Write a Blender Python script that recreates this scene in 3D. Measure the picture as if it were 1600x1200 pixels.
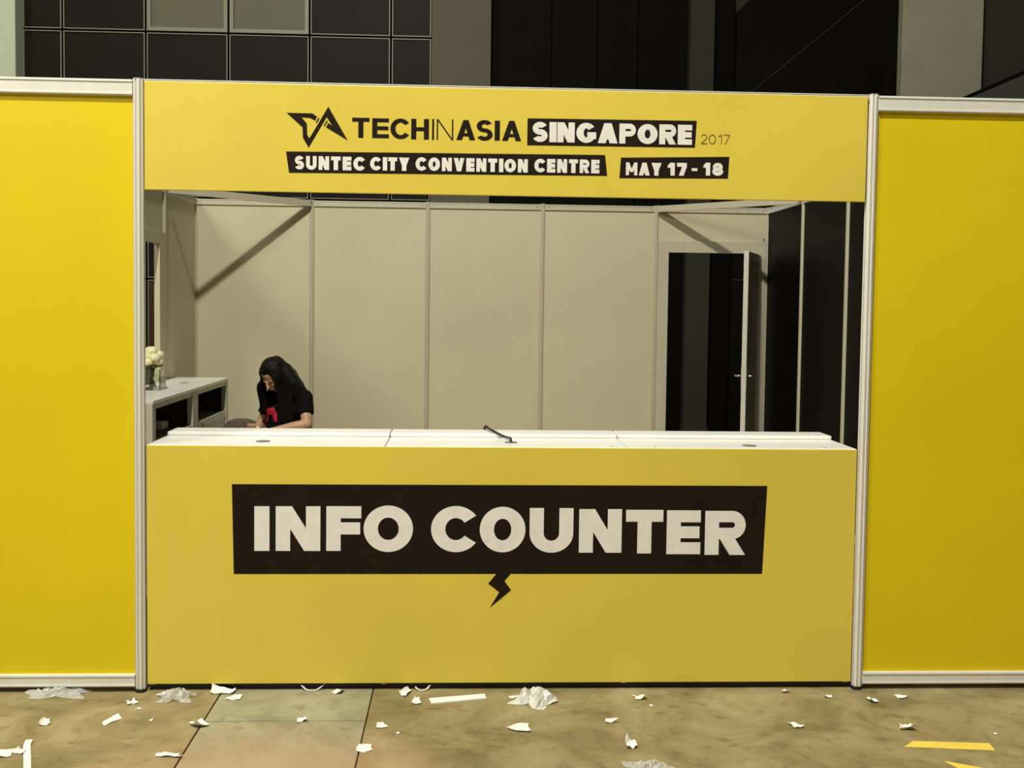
import bpy, bmesh, math, random
from mathutils import Vector, Matrix

# ------------------------------------------------------------------ camera, world, lights, exposure
scene = bpy.context.scene
for o in list(bpy.data.objects):
    bpy.data.objects.remove(o)
C = scene.collection
scene.view_settings.view_transform = 'Standard'
scene.view_settings.look = 'None'
scene.view_settings.gamma = 1.0
scene.view_settings.use_curve_mapping = False
scene.view_settings.exposure = 0.0

cam_d = bpy.data.cameras.new('camera')
cam = bpy.data.objects.new('camera', cam_d); C.objects.link(cam)
yaw, pit, rol = -0.04639, 0.04871, 0.01248
R1 = Matrix(((math.cos(yaw), math.sin(yaw), 0), (-math.sin(yaw), math.cos(yaw), 0), (0, 0, 1)))
R2 = Matrix(((1, 0, 0), (0, math.cos(pit), -math.sin(pit)), (0, math.sin(pit), math.cos(pit))))
RM = R2 @ R1
right, fwd, up = RM[0].copy(), RM[1].copy(), RM[2].copy()
r_ = right * math.cos(rol) + up * math.sin(rol)
u_ = up * math.cos(rol) - right * math.sin(rol)
m = Matrix((r_, u_, -fwd)).transposed().to_4x4()
m.translation = (-0.19047, -4.43276, 1.6085)
cam.matrix_world = m
cam_d.sensor_width = 36.0
cam_d.lens = 1680.57 / 1600 * 36
cam_d.shift_y = -40.557 / 1600
cam_d.clip_end = 200
scene.camera = cam

world = bpy.data.worlds.new('world'); scene.world = world
world.use_nodes = True
bg = world.node_tree.nodes['Background']
bg.inputs['Color'].default_value = (1.0, 0.94, 0.78, 1)
bg.inputs['Strength'].default_value = 0.078

def lamp(name, loc, target, energy, size, col=(1.0, 0.965, 0.83), spread=180):
    d = bpy.data.lights.new(name, 'AREA'); d.shape = 'DISK'; d.size = size
    d.energy = energy; d.color = col; d.spread = math.radians(spread)
    o = bpy.data.objects.new(name, d); C.objects.link(o); o.location = loc
    o.rotation_euler = (Vector(target) - Vector(loc)).to_track_quat('-Z', 'Y').to_euler()
    return o
lamp('hall_lamp_key', (-1.5, -4.0, 9.65), (-0.3, 1.5, 0), 980, 0.45)
lamp('hall_lamp_front', (-6.0, -5.0, 7.0), (-1.0, 0, 1.2), 330, 2.2)
lamp('rear_fill_light', (-7.6, 5.2, 9.3), (-6.0, 9.2, 5), 125, 0.8)  # unseen fill, added to brighten the pale pillar at the rear left

# ------------------------------------------------------------------ helpers
def lin(c):
    return tuple(((v / 255) / 12.92 if v / 255 <= 0.04045 else ((v / 255 + 0.055) / 1.055) ** 2.4) for v in c)

MATS = {}
def mat(name, rgb, rough=0.5, metal=0.0, var=0.0, scale=6.0, bump=0.0, bscale=60.0, spec=0.5, stretch=None, alpha=None, trans=0.0, ior=1.45, col2=None):
    """procedural material: base colour (linear), noise variation of the colour, fine bump"""
    ma = bpy.data.materials.new(name); ma.use_nodes = True
    nt = ma.node_tree; b = nt.nodes['Principled BSDF']
    b.inputs['Base Color'].default_value = (*rgb, 1)
    b.inputs['Roughness'].default_value = rough
    b.inputs['Metallic'].default_value = metal
    b.inputs['Specular IOR Level'].default_value = spec
    b.inputs['IOR'].default_value = ior
    b.inputs['Transmission Weight'].default_value = trans
    if alpha is not None: b.inputs['Alpha'].default_value = alpha
    tc = nt.nodes.new('ShaderNodeTexCoord')
    src = tc.outputs['Object']
    if stretch:
        mp = nt.nodes.new('ShaderNodeMapping'); mp.inputs['Scale'].default_value = stretch
        nt.links.new(src, mp.inputs['Vector']); src = mp.outputs['Vector']
    if var > 0:
        n = nt.nodes.new('ShaderNodeTexNoise'); n.inputs['Scale'].default_value = scale; n.inputs['Detail'].default_value = 5
        nt.links.new(src, n.inputs['Vector'])
        r = nt.nodes.new('ShaderNodeValToRGB')
        c2 = col2 or tuple(v * (1 - var) for v in rgb)
        r.color_ramp.elements[0].position = 0.35; r.color_ramp.elements[1].position = 0.65
        r.color_ramp.elements[0].color = (*c2, 1)
        r.color_ramp.elements[1].color = (*[min(1, v * (1 + var * 0.5)) for v in rgb], 1)
        nt.links.new(n.outputs['Fac'], r.inputs['Fac']); nt.links.new(r.outputs['Color'], b.inputs['Base Color'])
    if bump > 0:
        n2 = nt.nodes.new('ShaderNodeTexNoise'); n2.inputs['Scale'].default_value = bscale; n2.inputs['Detail'].default_value = 4
        nt.links.new(src, n2.inputs['Vector'])
        bp = nt.nodes.new('ShaderNodeBump'); bp.inputs['Strength'].default_value = bump; bp.inputs['Distance'].default_value = 0.01
        nt.links.new(n2.outputs['Fac'], bp.inputs['Height']); nt.links.new(bp.outputs['Normal'], b.inputs['Normal'])
    MATS[name] = ma
    return ma

class MB:
    """collects shapes in one bmesh; build() links it as one mesh object"""
    def __init__(self): self.bm = bmesh.new()
    def box(self, x0, x1, y0, y1, z0, z1, bev=0.0):
        ret = bmesh.ops.create_cube(self.bm, size=1.0)
        vs = ret['verts']
        for v in vs:
            v.co = Vector(((x0 + x1) / 2 + v.co.x * (x1 - x0), (y0 + y1) / 2 + v.co.y * (y1 - y0), (z0 + z1) / 2 + v.co.z * (z1 - z0)))
        if bev > 0:
            es = list({e for v in vs for e in v.link_edges})
            bmesh.ops.bevel(self.bm, geom=es, offset=bev, segments=2, profile=0.5, affect='EDGES')
        return self
    def prism(self, pts, y0, y1):
        """polygon in x,z extruded along y"""
        f = [self.bm.verts.new((x, y0, z)) for x, z in pts]; b = [self.bm.verts.new((x, y1, z)) for x, z in pts]
        n = len(pts)
        self.bm.faces.new(f); self.bm.faces.new(b[::-1])
        for i in range(n): self.bm.faces.new((f[i], b[i], b[(i + 1) % n], f[(i + 1) % n]))
        return self
    def prism_z(self, pts, z0, z1):
        f = [self.bm.verts.new((x, y, z0)) for x, y in pts]; b = [self.bm.verts.new((x, y, z1)) for x, y in pts]
        n = len(pts)
        self.bm.faces.new(f[::-1]); self.bm.faces.new(b)
        for i in range(n): self.bm.faces.new((f[i], f[(i + 1) % n], b[(i + 1) % n], b[i]))
        return self
    def prism_x(self, pts, x0, x1):
        f = [self.bm.verts.new((x0, y, z)) for y, z in pts]; b = [self.bm.verts.new((x1, y, z)) for y, z in pts]
        n = len(pts)
        self.bm.faces.new(f); self.bm.faces.new(b[::-1])
        for i in range(n): self.bm.faces.new((f[i], b[i], b[(i + 1) % n], f[(i + 1) % n]))
        return self
    def tube(self, pts, rad, seg=10, cap=True):
        pts = [Vector(p) for p in pts]; n = len(pts)
        rads = rad if isinstance(rad, (list, tuple)) else [rad] * n
        rings = []; prev = None
        for i, p in enumerate(pts):
            t = (pts[min(i + 1, n - 1)] - pts[max(i - 1, 0)]).normalized()
            a = prev if prev else (Vector((0, 0, 1)) if abs(t.z) < 0.9 else Vector((1, 0, 0)))
            u = (a - t * a.dot(t)).normalized(); prev = u; w = t.cross(u)
            rings.append([self.bm.verts.new(p + (u * math.cos(2 * math.pi * k / seg) + w * math.sin(2 * math.pi * k / seg)) * rads[i]) for k in range(seg)])
        for i in range(n - 1):
            for k in range(seg):
                self.bm.faces.new((rings[i][k], rings[i][(k + 1) % seg], rings[i + 1][(k + 1) % seg], rings[i + 1][k]))
        if cap: self.bm.faces.new(rings[0][::-1]); self.bm.faces.new(rings[-1])
        return self
    def ball(self, c, r, M=None, seg=16):
        rr = r if isinstance(r, (list, tuple)) else (r, r, r)
        ret = bmesh.ops.create_uvsphere(self.bm, u_segments=seg, v_segments=max(6, seg // 2 + 2), radius=1.0)
        for v in ret['verts']:
            q = Vector((v.co.x * rr[0], v.co.y * rr[1], v.co.z * rr[2]))
            if M: q = M @ q
            v.co = q + Vector(c)
        return self
    def limb(self, pts, rads, seg=14):
        """tapered chain with round ends"""
        self.tube(pts, rads, seg)
        for p, r in zip(pts, rads): self.ball(p, r, seg=12)
        return self
    def cyl(self, c, r, h, seg=24, r2=None):
        self.tube([c, (c[0], c[1], c[2] + h)], [r, r if r2 is None else r2], seg); return self
    def build(self, name, material, parent=None, org=(0, 0, 0), smooth=False):
        bmesh.ops.recalc_face_normals(self.bm, faces=self.bm.faces[:])
        me = bpy.data.meshes.new(name)
        if any(org): bmesh.ops.translate(self.bm, verts=self.bm.verts[:], vec=-Vector(org))
        self.bm.to_mesh(me); self.bm.free()
        me.materials.append(material)
        if smooth:
            for p in me.polygons: p.use_smooth = True
        o = bpy.data.objects.new(name, me); C.objects.link(o)
        if parent: o.parent = parent
        elif any(org): o.location = org
        return o

def tag(o, label, cat, group=None):
    o['label'] = label; o['category'] = cat
    if group: o['group'] = group
    return o
def thing(name, label, cat, loc=(0, 0, 0), rz=0.0, group=None):
    o = bpy.data.objects.new(name, None); C.objects.link(o); o.empty_display_size = 0.1
    o.location = loc; o.rotation_euler = (0, 0, rz)
    return tag(o, label, cat, group)
def struct(name, loc=(0, 0, 0)):
    o = bpy.data.objects.new(name, None); C.objects.link(o); o.empty_display_size = 0.1
    o.location = loc; o['kind'] = 'structure'
    return o
def inst(src, name, parent, loc, rot=(0, 0, 0)):
    """copy of a mesh object sharing its data"""
    o = src.copy(); o.name = name; C.objects.link(o); o.parent = parent; o.location = loc; o.rotation_euler = rot
    return o

# ------------------------------------------------------------------ materials
M_yel = mat('saturated_yellow_laminate', (0.775, 0.59, 0.004), 0.45, var=0.05, scale=1.2, bump=0.02, bscale=300)
M_fas = mat('pale_yellow_print', (0.755, 0.60, 0.078), 0.40, var=0.05, scale=1.5, bump=0.02, bscale=250)
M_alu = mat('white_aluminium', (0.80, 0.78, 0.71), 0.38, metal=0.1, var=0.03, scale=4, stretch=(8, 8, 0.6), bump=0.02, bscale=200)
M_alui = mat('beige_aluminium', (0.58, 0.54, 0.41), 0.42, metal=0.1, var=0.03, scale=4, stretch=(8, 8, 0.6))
M_alud = mat('aluminium_groove', (0.30, 0.29, 0.25), 0.5, metal=0.3, var=0.05)
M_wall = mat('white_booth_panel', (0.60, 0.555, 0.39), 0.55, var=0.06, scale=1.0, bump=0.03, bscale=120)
M_blackp = mat('black_booth_panel', (0.004, 0.0033, 0.0018), 0.5, spec=0.10, var=0.3, scale=2.5)
M_print = mat('black_print', (0.014, 0.008, 0.0035), 0.6, spec=0.2, var=0.15, scale=8)
M_letter = mat('white_print', (0.84, 0.81, 0.755), 0.5, var=0.05, scale=20)
M_brownp = mat('dark_olive_print', (0.20, 0.14, 0.02), 0.5, var=0.05)
M_top = mat('white_counter_laminate', (0.93, 0.92, 0.87), 0.30, var=0.03, scale=5)
M_cabw = mat('white_cabinet_frame', (0.66, 0.64, 0.55), 0.45, var=0.05, scale=4)
M_cabi = mat('shade_brown_board', (0.085, 0.060, 0.030), 0.6, var=0.2, scale=3, stretch=(1, 1, 6))  # cabinet inside: dark brown puts the shade of the unlit shelf into the colour
M_dark = mat('black_plastic', (0.012, 0.012, 0.012), 0.4, var=0.1)
M_chrome = mat('brushed_chrome', (0.62, 0.60, 0.55), 0.22, metal=1.0, var=0.06)
M_taupe = mat('taupe_fabric', (0.15, 0.115, 0.080), 0.85, var=0.2, scale=40, bump=0.2, bscale=400)
M_paper = mat('white_paper', (0.90, 0.89, 0.85), 0.7, var=0.04, scale=30, bump=0.05, bscale=200)
M_tape = mat('yellow_tape', (0.90, 0.69, 0.12), 0.5, var=0.05, scale=10)
M_brtape = mat('brown_tape', (0.26, 0.17, 0.08), 0.5, var=0.1, scale=20)
M_plastic = mat('clear_crumpled_film', (0.85, 0.86, 0.83), 0.18, alpha=0.30, var=0.05, scale=20, bump=0.3, bscale=60)
M_film2 = mat('dense_white_film', (0.92, 0.92, 0.88), 0.2, alpha=0.6, var=0.04, scale=20, bump=0.3, bscale=60)
M_skin = mat('skin', (0.60, 0.36, 0.23), 0.5, var=0.06, scale=15)
M_hair = mat('black_hair', (0.007, 0.005, 0.003), 0.45, spec=0.25, var=0.3, scale=20, stretch=(6, 6, 0.6), bump=0.4, bscale=60)
M_shirt = mat('black_cotton', (0.006, 0.006, 0.006), 0.9, spec=0.15, var=0.2, scale=10, bump=0.15, bscale=200)
M_red = mat('red_print', (0.55, 0.012, 0.03), 0.6, var=0.08, scale=20)
M_jean = mat('dark_denim', (0.02, 0.026, 0.045), 0.85, var=0.2, scale=50)
M_lip = mat('lip', (0.42, 0.14, 0.11), 0.45, var=0.05)
M_petal = mat('cream_petal', (0.95, 0.93, 0.60), 0.6, var=0.12, scale=30)
M_leaf = mat('green_leaf', (0.22, 0.26, 0.04), 0.5, var=0.2, scale=20)
M_stem = mat('green_stem', (0.10, 0.14, 0.04), 0.5, var=0.2, scale=20)
M_col = mat('hall_grey_plaster', (0.25, 0.25, 0.18), 0.8, var=0.06, scale=1.5, bump=0.06, bscale=80)
M_colr = mat('hall_beige_plaster', (0.145, 0.132, 0.092), 0.8, var=0.06, scale=1.5, bump=0.06, bscale=80)
M_colb = mat('hall_light_beige_plaster', (0.38, 0.36, 0.255), 0.8, var=0.06, scale=1.5, bump=0.06, bscale=80)
M_cold = mat('hall_dark_plaster', (0.045, 0.044, 0.028), 0.8, spec=0.2, var=0.06, scale=1.5, bump=0.06, bscale=80)
M_coll = mat('hall_pale_plaster', (0.66, 0.74, 0.56), 0.8, var=0.06, scale=1.5, bump=0.06, bscale=80)
M_hblk = mat('hall_black_panel', (0.0055, 0.0055, 0.003), 0.65, spec=0.08, var=0.2, scale=1.0)
M_hblk2 = mat('hall_black_recess', (0.003, 0.003, 0.002), 0.7, spec=0.1, var=0.2, scale=1.0)
M_hslate = mat('hall_slate_panel', (0.075, 0.078, 0.060), 0.65, var=0.1, scale=1.5)
M_hgreen = mat('hall_dark_green_panel', (0.040, 0.042, 0.026), 0.7, var=0.1, scale=1.0)
M_pane = mat('dark_glass', (0.016, 0.0145, 0.008), 0.45, spec=0.10, var=0.12, scale=0.8)
M_paneg = mat('grey_lit_glass', (0.17, 0.175, 0.105), 0.45, spec=0.2, var=0.10, scale=0.8)
M_paneb = mat('red_brown_glass', (0.050, 0.018, 0.008), 0.4, var=0.15, scale=1.0)
M_pfr = mat('pane_rim', (0.27, 0.28, 0.20), 0.4, var=0.06)

# concrete floor: blotchy olive-brown with darker stains and a soft round pinkish patch
def floor_mat(name, base, dark, light, pink=True):
    ma = bpy.data.materials.new(name); ma.use_nodes = True
    nt = ma.node_tree; b = nt.nodes['Principled BSDF']; L = nt.links.new
    ge = nt.nodes.new('ShaderNodeNewGeometry')
    mp = nt.nodes.new('ShaderNodeMapping'); mp.inputs['Scale'].default_value = (1.0, 1.0, 1.0)
    L(ge.outputs['Position'], mp.inputs['Vector'])
    n = nt.nodes.new('ShaderNodeTexNoise'); n.inputs['Scale'].default_value = 3.0; n.inputs['Detail'].default_value = 9; n.inputs['Roughness'].default_value = 0.66
    n.inputs['Distortion'].default_value = 0.5
    L(mp.outputs['Vector'], n.inputs['Vector'])
    r = nt.nodes.new('ShaderNodeValToRGB'); e = r.color_ramp.elements
    e[0].position = 0.30; e[0].color = (*dark, 1); e[1].position = 0.72; e[1].color = (*light, 1)
    k = r.color_ramp.elements.new(0.5); k.color = (*base, 1)
    L(n.outputs['Fac'], r.inputs['Fac'])
    # small dark specks and scuffs
    n2 = nt.nodes.new('ShaderNodeTexNoise'); n2.inputs['Scale'].default_value = 14.0; n2.inputs['Detail'].default_value = 6
    L(mp.outputs['Vector'], n2.inputs['Vector'])
    r2 = nt.nodes.new('ShaderNodeValToRGB'); r2.color_ramp.elements[0].position = 0.56; r2.color_ramp.elements[1].position = 0.74
    L(n2.outputs['Fac'], r2.inputs['Fac'])
    mx = nt.nodes.new('ShaderNodeMix'); mx.data_type = 'RGBA'; mx.blend_type = 'MIX'
    ml = nt.nodes.new('ShaderNodeMath'); ml.operation = 'MULTIPLY'; ml.inputs[1].default_value = 0.45
    L(r2.outputs['Color'], ml.inputs[0]); L(ml.outputs[0], mx.inputs['Factor'])
    L(r.outputs['Color'], mx.inputs['A']); mx.inputs['B'].default_value = (*[v * 0.45 for v in dark], 1)
    out = mx.outputs['Result']
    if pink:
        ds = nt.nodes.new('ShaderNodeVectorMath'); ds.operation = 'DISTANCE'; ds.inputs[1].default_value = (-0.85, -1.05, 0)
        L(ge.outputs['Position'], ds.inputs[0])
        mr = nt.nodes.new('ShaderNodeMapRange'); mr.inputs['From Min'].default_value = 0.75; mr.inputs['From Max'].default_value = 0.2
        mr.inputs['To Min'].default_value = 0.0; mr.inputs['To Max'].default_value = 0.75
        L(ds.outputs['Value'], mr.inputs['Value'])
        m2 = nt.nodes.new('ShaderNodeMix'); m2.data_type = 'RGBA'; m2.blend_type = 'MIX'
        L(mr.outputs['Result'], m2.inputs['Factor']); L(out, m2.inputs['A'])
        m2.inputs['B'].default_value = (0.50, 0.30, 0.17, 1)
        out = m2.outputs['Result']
    L(out, b.inputs['Base Color'])
    b.inputs['Roughness'].default_value = 0.62
    bp = nt.nodes.new('ShaderNodeBump'); bp.inputs['Strength'].default_value = 0.25; bp.inputs['Distance'].default_value = 0.004
    L(n2.outputs['Fac'], bp.inputs['Height']); L(bp.outputs['Normal'], b.inputs['Normal'])
    return ma
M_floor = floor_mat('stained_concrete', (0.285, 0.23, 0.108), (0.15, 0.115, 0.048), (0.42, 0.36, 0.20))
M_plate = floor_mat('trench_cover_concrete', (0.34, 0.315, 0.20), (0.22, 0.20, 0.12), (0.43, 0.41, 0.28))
M_joint = mat('joint_dirt', (0.03, 0.022, 0.012), 0.9, var=0.2)

# ------------------------------------------------------------------ the hall
fl = struct('floor')
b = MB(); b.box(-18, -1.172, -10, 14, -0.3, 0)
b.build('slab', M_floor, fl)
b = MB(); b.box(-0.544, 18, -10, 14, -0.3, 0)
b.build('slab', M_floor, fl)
MB().box(-1.172, -0.544, -10, 14, -0.3, -0.03).build('trench_bed', M_joint, fl)
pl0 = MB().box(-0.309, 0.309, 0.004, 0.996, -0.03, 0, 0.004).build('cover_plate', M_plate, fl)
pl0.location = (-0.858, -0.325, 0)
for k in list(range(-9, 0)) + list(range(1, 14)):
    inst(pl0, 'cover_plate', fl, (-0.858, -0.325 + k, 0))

hw = struct('wall_hall')
MB().box(-18, 18, 9.52, 9.8, 0, 10).build('wall_core', M_hblk2, hw)
# glazed grid of square panes
xs = [-5.623, -5.138, -4.128, -3.119, -2.122, -1.116, -0.606]
zs = [4.929 + 1.014 * j for j in range(-5, 5)]
zs[0] = 0.0
g = 0.013
rim_cache = {}
for i in range(len(xs) - 1):
    for j in range(len(zs) - 1):
        x0, x1, z0, z1 = xs[i] + g, xs[i + 1] - g, zs[j] + g, zs[j + 1] - g
        lit = j == 5 and i in (2, 3)
        brown = zs[j + 1] < 2.2
        key = (round(x1 - x0, 3), round(z1 - z0, 3), lit, brown)
        w, h = x1 - x0, z1 - z0
        if key not in rim_cache:
            p = MB().box(0, w, 0.02, 0.05, 0, h).build('pane', M_paneg if lit else (M_paneb if brown else M_pane), hw)
            q = MB(); t = 0.045 if lit else 0.011
            q.box(0, w, 0, 0.03, 0, t).box(0, w, 0, 0.03, h - t, h).box(0, t, 0, 0.03, t, h - t).box(w - t, w, 0, 0.03, t, h - t)
            q = q.build('pane_rim', M_pfr, hw)
            rim_cache[key] = (p, q); p.location = q.location = (x0, 9.20, z0)
        else:
            p, q = rim_cache[key]
            inst(p, 'pane', hw, (x0, 9.20, z0)); inst(q, 'pane_rim', hw, (x0, 9.20, z0))
# black panels between the columns
for x0, x1, mm in [(0.131, 0.889, M_hblk), (0.897, 1.465, M_hblk), (1.474, 1.976, M_hblk), (1.985, 2.617, M_hblk2), (2.921, 3.219, M_hblk2)]:
    MB().box(x0, x1, 9.22, 9.30, 0, 10, 0.005).build('black_panel', mm, hw)
MB().box(3.219, 5.286, 9.26, 9.34, 4, 10).build('grey_panel', M_cold, hw)
for x0, x1 in [(6.318, 8.3), (8.31, 10.2), (10.21, 13)]:
    MB().box(x0, x1, 9.22, 9.30, 0, 10, 0.005).build('dark_green_panel', M_hgreen, hw)
for x0, x1 in [(-8.6, -7.044), (-10.2, -8.61)]:
    MB().box(x0, x1, 9.22, 9.30, 0, 10, 0.005).build('pale_panel', M_coll, hw)

def column(x0, x1, y0, y1, m_, label):
    r = struct('hall_column', ((x0 + x1) / 2, (y0 + y1) / 2, 0))
    tag(r, label, 'column')
    org = r.location[:]
    MB().box(x0, x1, y0, y1, 0, 10, 0.010).build('shaft', m_, r, org)
    MB().box(x0 - 0.012, x1 + 0.012, y0 - 0.012, y1 + 0.01, 0, 0.10, 0.004).build('skirting', M_cold, r, org)
column(-7.036, -5.623, 9.0, 9.35, M_coll, 'pale green-white hall pillar at the top left, beside the dark panes')
column(-0.604, 0.127, 9.0, 9.35, M_colr, 'wide grey-brown hall pillar between the dark panes and the black panels')
column(2.619, 2.921, 9.05, 9.35, M_cold, 'narrow dark grey hall pillar, also seen through the open back door')
column(5.286, 6.318, 9.0, 9.35, M_colb, 'widest beige hall pillar at the top right above the right yellow panel')

# dark stair flank rising to the right behind the booth
st = struct('stair_flank', (4.2, 9.2, 0)); tag(st, 'black sloping stair side between the narrow and the widest hall pillars', 'staircase')
org = st.location[:]
MB().prism([(3.222, 0), (5.283, 0), (5.283, 7.398), (3.222, 5.336)], 9.14, 9.25).build('flank', M_hblk, st, org)
MB().prism([(3.224, 4.166), (5.283, 5.89), (5.283, 5.901), (3.224, 4.176)], 9.128, 9.145).build('seam', M_hgreen, st, org)
MB().prism([(3.224, 1.965), (5.283, 1.991), (5.283, 2.001), (3.224, 1.975)], 9.128, 9.145).build('seam', M_hgreen, st, org)
st = struct('stair_ramp', (8.2, 8.75, 0)); tag(st, 'slate grey sloping ramp side crossing in front of the widest hall pillar', 'staircase')
org = st.location[:]
MB().prism([(5.35, 0), (11.0, 0), (11.0, 6.46), (5.35, 3.952)], 8.68, 8.82).build('flank', M_hslate, st, org)
MB().prism([(5.35, 3.952), (11.0, 6.46), (11.0, 6.49), (5.35, 3.982)], 8.65, 8.85).build('cap_rail', M_hblk2, st, org)

# ------------------------------------------------------------------ booth shell: posts, rails, panels
def post_profile(r=0.0205, d=0.006, wdt=0.0042):
    pts = []
    for k in range(8):
        a = k * math.pi / 4
        ca, sa = math.cos(a), math.sin(a)
        hw_ = r * math.tan(math.pi / 8)
        for (u, v) in [(-hw_, r), (-wdt, r), (-wdt, r - d), (wdt, r - d), (wdt, r), ]:
            pts.append((v * ca + u * sa, v * sa - u * ca))
    return pts[::-1]
def make_post_mesh(h):
    b = MB(); b.prism_z(post_profile(), 0.012, h)
    o = b.build('post', M_alu); return o
post_src = make_post_mesh(2.5)
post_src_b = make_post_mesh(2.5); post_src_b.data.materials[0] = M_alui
foot_src = MB().cyl((0, 0, 0), 0.024, 0.014, 16).build('post_foot', M_dark)
cap_src = MB().cyl((0, 0, 2.5), 0.017, 0.004, 16).build('post_cap', M_dark)
def post(x, y, parent, org=(0, 0, 0), beige=False):
    l = (x - org[0], y - org[1], 0)
    p = inst(post_src_b if beige else post_src, 'post', parent, l)
    for s, n in ((foot_src, 'post_foot'), (cap_src, 'post_cap')):
        q = inst(s, n, p, (0, 0, 0))
    return p
def rail(n, parent, org, x0, x1, y0, y1, z0, z1, axis, m_=None):
    """box rail with a raised lip line top and bottom"""
    b = MB(); b.box(x0, x1, y0, y1, z0, z1, 0.002)
    if axis == 'x':
        b.box(x0, x1, y0 - 0.003, y1 + 0.003, z0 + 0.004, z0 + 0.010).box(x0, x1, y0 - 0.003, y1 + 0.003, z1 - 0.010, z1 - 0.004)
    else:
        b.box(x0 - 0.003, x1 + 0.003, y0, y1, z0 + 0.004, z0 + 0.010).box(x0 - 0.003, x1 + 0.003, y0, y1, z1 - 0.010, z1 - 0.004)
    return b.build(n, m_ or M_alu, parent, org)

ZT0, ZT1, ZB0, ZB1 = 2.430, 2.494, 0.022, 0.074
# back wall of the booth
wb = struct('wall_back', (0, 5, 0)); org = (0, 5, 0)
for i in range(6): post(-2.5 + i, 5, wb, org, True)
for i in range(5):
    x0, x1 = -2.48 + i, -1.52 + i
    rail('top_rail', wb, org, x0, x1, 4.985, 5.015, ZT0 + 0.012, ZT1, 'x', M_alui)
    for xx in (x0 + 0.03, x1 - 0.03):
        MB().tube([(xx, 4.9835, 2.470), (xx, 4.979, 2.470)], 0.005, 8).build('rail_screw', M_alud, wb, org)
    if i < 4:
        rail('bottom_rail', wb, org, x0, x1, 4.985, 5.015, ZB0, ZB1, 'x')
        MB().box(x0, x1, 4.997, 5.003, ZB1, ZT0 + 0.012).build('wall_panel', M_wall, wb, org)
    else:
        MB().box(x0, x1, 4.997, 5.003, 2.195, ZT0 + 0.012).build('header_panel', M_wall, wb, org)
# door frame and open leaf in the back wall
d1 = struct('door_1', (2.0, 5, 0)); org = (2.0, 5, 0)
MB().box(1.521, 1.615, 4.978, 5.022, 0.01, 2.195, 0.003).build('door_jamb', M_alui, d1, org)
MB().box(2.405, 2.479, 4.978, 5.022, 0.01, 2.195, 0.003).build('door_jamb', M_alui, d1, org)
MB().box(1.615, 2.405, 4.978, 5.022, 2.092, 2.195, 0.003).build('door_head', M_alui, d1, org)
MB().tube([(2.452, 4.977, 2.215), (2.452, 4.968, 2.215)], 0.007, 10).build('door_stop', M_dark, d1, org)
leaf = bpy.data.objects.new('door_leaf', None); C.objects.link(leaf); leaf.parent = d1
leaf.location = (2.392 - 2.0, 4.972 - 5.0, 0); leaf.rotation_euler = (0, 0, math.radians(67))
# leaf is drawn closed, running from the hinge towards -x
W = 0.76
bpy.data.objects.remove(leaf)
la = math.radians(67)
def leafxf(b):
    Mx = Matrix.Translation((2.392, 4.965, 0)) @ Matrix.Rotation(la, 4, 'Z')
    bmesh.ops.transform(b.bm, matrix=Mx, verts=b.bm.verts[:]); return b
b = MB(); b.box(-W, -W + 0.055, -0.04, 0, 0.015, 2.075, 0.003).box(-0.055, 0, -0.04, 0, 0.015, 2.075, 0.003)
b.box(-W + 0.055, -0.055, -0.04, 0, 2.01, 2.075, 0.002).box(-W + 0.055, -0.055, -0.04, 0, 0.015, 0.10, 0.002)
lf = leafxf(b).build('door_leaf', M_cabw, d1, org)
leafxf(MB().box(-W + 0.055, -0.055, -0.024, -0.016, 0.10, 2.01)).build('leaf_panel', M_wall, lf, org)
for s in (-1, 1):
    y0 = -0.04 if s < 0 else 0.0
    b = MB(); b.box(-W + 0.012, -W + 0.044, y0 + (s * 0.006 if s < 0 else 0), y0 + (0 if s < 0 else 0.006), 0.95, 1.12, 0.002)
    b.tube([(-W + 0.028, y0, 1.055), (-W + 0.028, y0 + s * 0.055, 1.055)], 0.010, 10)
    b.tube([(-W + 0.028, y0 + s * 0.052, 1.055), (-W + 0.07, y0 + s * 0.056, 1.056), (-W + 0.14, y0 + s * 0.054, 1.050)], [0.010, 0.009, 0.008], 10)
    leafxf(b).build('lever_handle', M_chrome, lf, org, smooth=True)
for zz in (0.3, 1.1, 1.85):
    leafxf(MB().tube([(0.006, -0.02, zz), (0.006, -0.02, zz + 0.09)], 0.008, 8)).build('hinge', M_alu, lf, org)

# left side wall with its own doorway
wl = struct('wall_left', (-2.5, 2.5, 0)); org = (-2.5, 2.5, 0)
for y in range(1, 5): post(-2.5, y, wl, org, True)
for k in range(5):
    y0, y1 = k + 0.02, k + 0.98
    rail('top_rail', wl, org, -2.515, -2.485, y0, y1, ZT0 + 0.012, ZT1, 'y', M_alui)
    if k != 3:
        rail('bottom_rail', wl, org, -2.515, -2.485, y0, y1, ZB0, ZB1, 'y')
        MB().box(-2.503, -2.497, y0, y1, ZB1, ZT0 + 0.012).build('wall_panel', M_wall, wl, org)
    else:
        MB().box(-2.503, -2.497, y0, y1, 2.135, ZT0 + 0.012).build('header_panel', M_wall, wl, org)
d2 = struct('door_2', (-2.5, 3.5, 0)); org = (-2.5, 3.5, 0)
MB().box(-2.522, -2.478, 3.02, 3.10, 0.01, 2.135, 0.003).build('door_jamb', M_wall, d2, org)
MB().box(-2.522, -2.478, 3.83, 3.98, 0.01, 2.135, 0.003).build('door_jamb', M_wall, d2, org)
MB().box(-2.522, -2.478, 3.10, 3.83, 2.045, 2.135, 0.003).build('door_head', M_wall, d2, org)

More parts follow.
